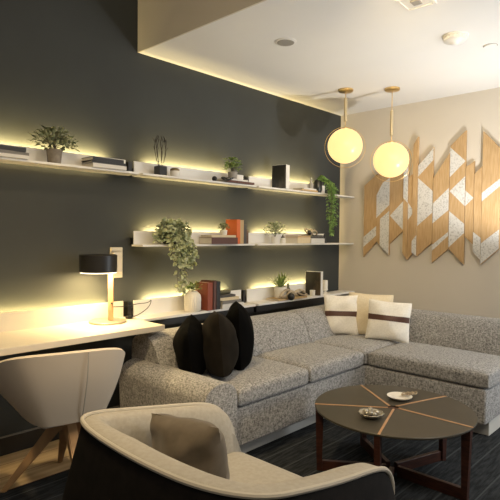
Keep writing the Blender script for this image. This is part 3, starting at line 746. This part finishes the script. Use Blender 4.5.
# --- top row, middle shelf
t = thing('twig_vase', 'black cube vase with bare twigs on the top shelf', 'vase', (2.255, Y0, Z))
obj('vase', box(NB(), -.034, .034, -.034, .034, 0, .068, .004), 'black_ceramic', t)
b = NB(); rnd = random.Random(4)
for k in range(7):
    a = k*0.9; r1 = .055; pts = [(.012*math.cos(a), .012*math.sin(a), .06), (.035*math.cos(a), .02*math.sin(a), .12), (r1*math.cos(a)*.9, .025*math.sin(a), .18), (r1*.8*math.cos(a+.5), .02*math.sin(a), .24), (.03*math.cos(a), .012*math.sin(a), .285)]
    tube(b, smooth_path(pts, 1), 0.0022, 5)
    for j in (2, 3): 
        p = Vector(pts[j]); tube(b, [p, p+Vector((rnd.uniform(-.02, .02), rnd.uniform(-.01, .01), .025))], .0016, 4)
obj('twigs', b, 'twig', t)
t = thing('round_bowl', 'small white cup with dark brown top beside the twig vase', 'bowl', (2.385, Y0, Z))
obj('bowl', lathe(NB(), [(0.026, 0), (0.036, 0.012), (0.038, 0.04), (0.036, 0.046)], 28, cap1=True), 'white_ceramic', t, True)
obj('lid', lathe(NB(), [(0.036, 0.046), (0.034, 0.060), (0.02, 0.068), (0.0, 0.07)], 28, cap1=False), 'amber_ceramic', t, True)
tag(obj('dark_sphere', sphere(NB(), (0, 0, .021), .021), 'black_ceramic', None, True, (2.765, Y0-0.02, Z)), 'small dark ball left of the book pile on the top shelf', 'ornament')
book_flat(3.01, Y0, Z, 0.32, 0.15, 0.018, 'cover_burgundy', 'dark red book under the small potted plant on the top shelf', group=BG)
book_flat(2.98, Y0, Z+0.019, 0.24, 0.14, 0.014, 'cover_white', 'white book on the dark red one, under the top shelf plant', 4, group=BG)
t = thing('potted_plant', 'small bushy plant in a pale grey pot atop books on the top shelf', 'plant', (2.985, Y0, Z+0.034))
pot(t, 0.034, 0.041, 0.062, 'grey_pot'); bush(t, 0.050, 0.075, 0.125, 150, 0.032, 0.020, 'leaf_bright', 2)
tag(obj('dark_sphere', sphere(NB(), (0, 0, .025), .025), 'black_ceramic', None, True, (3.145, Y0, Z+0.019)), 'dark ball resting on books right of the top shelf plant', 'ornament')
b = NB()
for k in range(3):
    pts = [(0.03*k-.03+.026*math.cos(a), .02*math.sin(a), .024+.012*math.sin(a+k)) for a in [i*math.pi/7 for i in range(14)]]
    tube(b, pts, .007, 6, closed=True)
tag(obj('chain_ornament', b, 'black_ceramic', None, True, (2.865, Y0-0.065, Z)), 'dark linked ornament in front of the top shelf books', 'ornament')
# --- top row, right shelf
def frame(x, y, z, w, h, d, art, label, rz=0):
    t = thing('picture_frame', label, 'picture frame', (x, y, z), R(rz))
    b = NB(); e = 0.003
    box(b, -w/2, w/2, -d/2+0.002, d/2, 0, h, 0.0015)
    obj('frame', b, 'white_plastic', t)
    obj('picture', box(NB(), -w/2+e, w/2-e, -d/2, -d/2+0.002, e, h-e), art, t)
    return t
frame(3.60, Y0, Z, 0.15, 0.215, 0.065, 'photo_dark', 'white box frame with a dark picture on the top shelf', -80)
book_flat(3.955, Y0, Z, 0.25, 0.14, 0.014, 'cover_tan', 'thin tan book on the top shelf under the small vase', group=BG)
book_flat(3.96, Y0, Z+0.015, 0.21, 0.13, 0.014, 'cover_white', 'thin white book topmost beside the trailing green plant', 3, group=BG)
t = thing('bottle', 'small grey glass bottle on books, top shelf right end', 'bottle', (4.02, Y0-0.03, Z+0.030))
obj('body', lathe(NB(), [(0.018, 0), (0.022, 0.006), (0.022, 0.05), (0.009, 0.066), (0.009, 0.085)], 20), 'grey_plastic', t, True)
obj('stopper', lathe(NB(), [(0.007, 0.085), (0.012, 0.09), (0.010, 0.105), (0, 0.11)], 16, cap1=False), 'glass_pale', t, True)
def strand(b, pts, step, L, Wd, rnd, droop=-0.6):
    P = smooth_path(pts, 2)
    for p in P[1:]:
        for _ in range(step):
            a = rnd.uniform(0, 6.28)
            leaf(b, p, Vector((math.cos(a), math.sin(a)-.3, droop+rnd.uniform(-.5, .5))), Vector((rnd.uniform(-1, 1), rnd.uniform(-1, 1), .6)), L*rnd.uniform(.7, 1.2), Wd*rnd.uniform(.7, 1.2))
t = thing('trailing_plant', 'green plant spilling down from the right end of the top shelf', 'plant', (4.145, Y0-0.02, Z))
obj('pot', lathe(NB(), [(0.032, 0), (0.045, 0.03), (0.042, 0.10), (0.030, 0.125), (0.024, 0.124), (0, 0.11)], 28, cap1=False), 'black_ceramic', t, True)
b = NB(); rnd = random.Random(8); st = NB()
for k in range(18):
    a = rnd.uniform(-.9, .7); xe = .075+rnd.uniform(-.045, .045); ye = -.11+rnd.uniform(-.025, .02); dn = rnd.uniform(-.46, -.25) if k < 12 else rnd.uniform(-.1, .05)
    pts = [(0, 0, .11), (.01*math.cos(a), -.02, .16+rnd.uniform(-.02, .03)), (xe*.7, -.06, .14), (xe, ye, .07), (xe+rnd.uniform(-.01, .01), ye-.01, 0), (xe+rnd.uniform(-.02, .02), ye-.01, dn*.5), (xe+rnd.uniform(-.02, .02), ye-.01, dn)]
    tube(st, smooth_path(pts, 1), .0014, 4); strand(b, pts, 3, .036, .013, rnd, -.9)
obj('stems', st, 'stem', t); obj('leaves', b, 'leaf_green', t)
# --- middle row, left shelf
Z = G2 + 0.001
t = thing('trailing_plant', 'large round-leaved plant cascading from the middle shelf toward the white vase', 'plant', (2.335, Y0-0.01, Z))
obj('pot', lathe(NB(), [(0.045, 0), (0.058, 0.02), (0.06, 0.075), (0.054, 0.085), (0.048, 0.082), (0, 0.07)], 28, cap1=False), 'black_ceramic', t, True)
b = NB(); rnd = random.Random(12); st = NB()
for k in range(34):
    a = rnd.uniform(0, 6.28); rr = rnd.uniform(.05, .15)
    pts = [(0, 0, .08), (rr*.4*math.cos(a), rr*.25*math.sin(a), .13+rnd.uniform(-.02, .07)), (rr*math.cos(a), rr*.45*math.sin(a)-.02, .12+rnd.uniform(-.06, .06)), (rr*1.15*math.cos(a), rr*.45*math.sin(a)-.03, .05+rnd.uniform(-.03, .05))]
    tube(st, pts, .0015, 4); strand(b, pts, 1, .040, .040, rnd, -.2)
for k in range(20):
    x = rnd.uniform(-.09, .14); dn = rnd.uniform(-.17, -.07) if k < 15 else rnd.uniform(-.36, -.26)
    if k >= 15: x = rnd.uniform(-.02, .035)
    pts = [(x*.4, -.02, .09), (x*.9, -.07, .06), (x, -.11, .0), (x+rnd.uniform(-.02, .02), -.115, dn*.35), (x+rnd.uniform(-.02, .02), -.115, dn*.7), (x+rnd.uniform(-.01, .01), -.115, dn)]
    tube(st, smooth_path(pts, 1), .0015, 4); strand(b, pts, 1, .038, .036, rnd, -.6)
obj('stems', st, 'stem', t); obj('leaves', b, 'leaf_pale', t)
book_flat(2.825, Y0-0.01, Z, 0.285, 0.15, 0.052, 'cover_burgundy', 'thick brown-red book lying flat on the middle shelf', group=BG)
book_flat(2.82, Y0-0.01, Z+0.053, 0.26, 0.14, 0.018, 'cover_cream', 'cream book on the thick brown-red one, middle shelf', -2, group=BG)
t = thing('potted_succulent', 'small white pot of round grey-green succulent on stacked books, middle shelf', 'plant', (2.87, Y0-0.02, Z+0.072))
pot(t, 0.026, 0.030, 0.040, 'white_ceramic'); bush(t, 0.035, 0.042, 0.055, 60, 0.024, 0.020, 'leaf_sage', 5, stems=5)
book_up(2.995, Y0, Z, 0.040, 0.13, 0.200, 'cover_orange', 'bright orange upright book on the middle shelf', group=BG)
book_up(3.040, Y0, Z, 0.044, 0.12, 0.197, 'cover_tan', 'tan upright book right of the orange book', group=BG)
book_up(3.080, Y0, Z, 0.030, 0.12, 0.165, 'cover_dark_grey', 'dark upright book right of the tan book', group=BG)
book_up(3.112, Y0, Z, 0.024, 0.11, 0.115, 'cover_brown', 'short brown upright book at the end of the orange book row', group=BG)
# --- middle row, right shelf
t = thing('potted_plant', 'pale leafy plant in a small white pot on the middle shelf', 'plant', (3.525, Y0, Z))
pot(t, 0.028, 0.036, 0.062, 'white_ceramic'); bush(t, 0.045, 0.09, 0.145, 170, 0.032, 0.023, 'leaf_pale', 6)
t = thing('small_jar', 'tiny white jar with dark lid beside the pale leafy plant', 'jar', (3.640, Y0, Z))
obj('jar', lathe(NB(), [(0.024, 0), (0.028, 0.01), (0.026, 0.045), (0.018, 0.052)], 24), 'white_ceramic', t, True)
obj('lid', lathe(NB(), [(0.018, 0.052), (0.018, 0.06), (0.006, 0.066), (0.006, 0.078), (0, 0.08)], 20, cap1=False), 'black_ceramic', t, True)
book_flat(3.865, Y0, Z, 0.20, 0.15, 0.055, 'cover_cream', 'thick cream book lying flat on the middle shelf, right part', group=BG)
book_flat(3.865, Y0, Z+0.056, 0.20, 0.15, 0.018, 'cover_tan', 'tan book on the thick cream one, middle shelf', 2, group=BG)
book_flat(4.085, Y0, Z, 0.22, 0.15, 0.046, 'cover_white', 'white book under two dark books at right of the middle shelf', group=BG)
book_flat(4.085, Y0, Z+0.047, 0.21, 0.14, 0.018, 'cover_dark_grey', 'dark grey book in the stack at right of the middle shelf', -3, group=BG)
book_flat(4.09, Y0, Z+0.066, 0.19, 0.13, 0.012, 'cover_black', 'black book under the knot ornament on the middle shelf', 4, group=BG)
b = NB()
for k in range(4):
    pts = [(0.038*k-.06+.030*math.cos(a), .02*math.sin(a), .032+.024*math.sin(a+k*1.3)-.006*k) for a in [i*math.pi/8 for i in range(16)]]
    tube(b, pts, .008, 6, closed=True)
tag(obj('knot_ornament', b, 'driftwood', None, True, (4.06, Y0-0.01, Z+0.084)), 'pale wooden chain knot on the book stack, middle shelf', 'ornament')
tag(obj('dark_sphere', sphere(NB(), (0, 0, .022), .022), 'black_ceramic', None, True, (4.00, Y0-0.035, Z+0.080)), 'dark ball at left of the wooden knot, middle shelf', 'ornament')
t = thing('small_figurine', 'slim dark figurine right of the middle shelf book stack', 'ornament', (4.255, Y0-0.03, Z))
obj('body', lathe(NB(), [(0.020, 0), (0.018, 0.02), (0.010, 0.05), (0.014, 0.07), (0.006, 0.09), (0, 0.10)], 16, cap1=False), 'black_ceramic', t, True)
obj('foot', lathe(NB(), [(0.024, 0), (0.024, 0.004)], 16), 'black_metal', t, True)
# --- low row, left shelf
Z = G3 + 0.001
YL = 3.026
t = thing('ribbed_vase', 'white ribbed vase with green succulent on the low shelf behind the sofa', 'vase', (2.545, YL-0.01, Z))
obj('vase', lathe(NB(), [(0.052, 0), (0.062, 0.012), (0.064, 0.10), (0.060, 0.125), (0.045, 0.142), (0.036, 0.148), (0.036, 0.155), (0.030, 0.155), (0, 0.14)], 96, rib=0.03, nrib=24, cap1=False), 'white_ceramic', t, True)
bush(t, 0.140, 0.066, 0.085, 110, 0.026, 0.018, 'leaf_bright', 7, stems=6)
book_up(2.668, YL, Z, 0.050, 0.15, 0.215, 'cover_rust', 'rust red upright book next to the white ribbed vase', group=BG)
book_up(2.718, YL, Z, 0.030, 0.15, 0.225, 'cover_burgundy', 'dark red upright book between rust and black books, low shelf', group=BG)
book_up(2.756, YL, Z, 0.038, 0.15, 0.222, 'cover_black', 'black upright book at the end of the row, low shelf', group=BG)
book_flat(2.915, YL, Z, 0.24, 0.16, 0.034, 'cover_white', 'thick white book at the bottom of the low shelf stack', group=BG)
book_flat(2.905, YL, Z+0.035, 0.225, 0.15, 0.026, 'cover_grey', 'grey book second from bottom of the low shelf stack', 3, group=BG)
book_flat(2.885, YL, Z+0.062, 0.20, 0.15, 0.024, 'cover_cream', 'cream book second from top of the low shelf stack', -3, group=BG)
book_flat(2.865, YL, Z+0.087, 0.17, 0.14, 0.018, 'cover_dark_grey', 'dark grey book topmost of the low shelf stack', 2, group=BG)
b = NB(); tube(b, [(-.07, 0, .018), (.07, .01, .018)], .018, 16)
tag(obj('rolled_cloth', b, 'olive', None, True, (2.875, YL-0.01, Z+0.105)), 'olive roll lying on the low shelf book stack', 'ornament')
# --- low row, right shelf
t = thing('potted_plant', 'spiky green plant in a white pot on the low shelf behind the sofa', 'plant', (3.60, YL, Z+0.019))
pot(t, 0.052, 0.060, 0.098, 'white_ceramic')
b = NB(); rnd = random.Random(21)
for k in range(80):
    a = rnd.uniform(0, 6.28); e = rnd.uniform(.45, 1.55)
    leaf(b, Vector((.012*math.cos(a), .012*math.sin(a), .088)), Vector((math.cos(a)*math.cos(e), math.sin(a)*math.cos(e), math.sin(e))), Vector((0, 0, 1)) if e < 1.3 else Vector((1, 0, 0)), rnd.uniform(.09, .165), .010)
obj('leaves', b, 'leaf_bright', t)
book_flat(3.69, YL-0.005, Z, 0.42, 0.15, 0.017, 'cover_tan', 'wide tan book under the spiky plant on the low shelf', group=BG)
b = NB()
pts = [(-.19, -.02, .02), (-.16, -.03, .065), (-.10, -.03, .085), (-.05, -.035, .06), (0, -.03, .03), (.03, -.03, .06), (.09, -.03, .07), (.15, -.02, .05), (.18, -.02, .02)]
tube(b, smooth_path(pts, 2), .013, 8)
tube(b, smooth_path([(-.19, -.04, .02), (-.12, -.045, .03), (-.09, -.045, .06), (-.05, -.04, .07), (0, -.045, .045), (.02, -.045, .018)], 2), .011, 8)
tube(b, smooth_path([(.18, -.04, .02), (.12, -.045, .015), (.06, -.045, .035), (.02, -.04, .06), (-.02, -.04, .03)], 2), .010, 8)
b.transform(Matrix.Translation((0, 0.02, -0.007)))
tag(obj('driftwood_ornament', b, 'driftwood', None, True, (3.72, YL-0.055, Z+0.018)), 'looping pale driftwood ornament in front of the spiky plant', 'ornament')
tag(obj('dark_sphere', sphere(NB(), (0, 0, .034), .034), 'black_ceramic', None, True, (3.615, YL-0.115, Z)), 'large dark ball at the front of the driftwood, low shelf', 'ornament')
tag(obj('dark_bowl', lathe(NB(), [(0.02, 0), (0.045, 0.02), (0.05, 0.032), (0.046, 0.032), (0.02, 0.01)], 28), 'black_ceramic', None, True, (3.85, YL-0.04, Z+0.018)), 'small dark bowl ringed by the driftwood, low shelf', 'bowl')
t = thing('bottle', 'small green-grey bottle right of the spiky plant, low shelf', 'bottle', (3.745, YL+0.03, Z+0.018))
obj('body', lathe(NB(), [(0.022, 0), (0.028, 0.012), (0.028, 0.055), (0.012, 0.085), (0.010, 0.11)], 20), 'olive', t, True)
obj('stopper', lathe(NB(), [(0.010, 0.11), (0.012, 0.118), (0, 0.122)], 16, cap1=False), 'glass_pale', t, True)
frame(4.115, YL, Z, 0.165, 0.235, 0.055, 'photo_amber', 'white box frame with a dark amber picture on the low shelf', -76)
t = thing('glass_cup', 'small pale glass cup in front of the low shelf picture frame', 'cup', (4.035, 2.985, Z))
obj('glass', lathe(NB(), [(0.020, 0), (0.025, 0.004), (0.027, 0.058), (0.025, 0.058), (0.022, 0.008)], 28), 'white_ceramic', t, True)
obj('candle', lathe(NB(), [(0.021, 0.009), (0.022, 0.045)], 24), 'paper', t, True)
t = thing('pillar_candle', 'tall white candle holder at the right end of the low shelf', 'candle', (4.29, YL-0.01, Z))
obj('holder', lathe(NB(), [(0.034, 0), (0.034, 0.006), (0.014, 0.014), (0.014, 0.03), (0.030, 0.038), (0.030, 0.044)], 28), 'white_ceramic', t, True)
obj('candle', lathe(NB(), [(0.026, 0.044), (0.026, 0.135), (0.022, 0.138)], 28), 'ivory_linen', t, True)
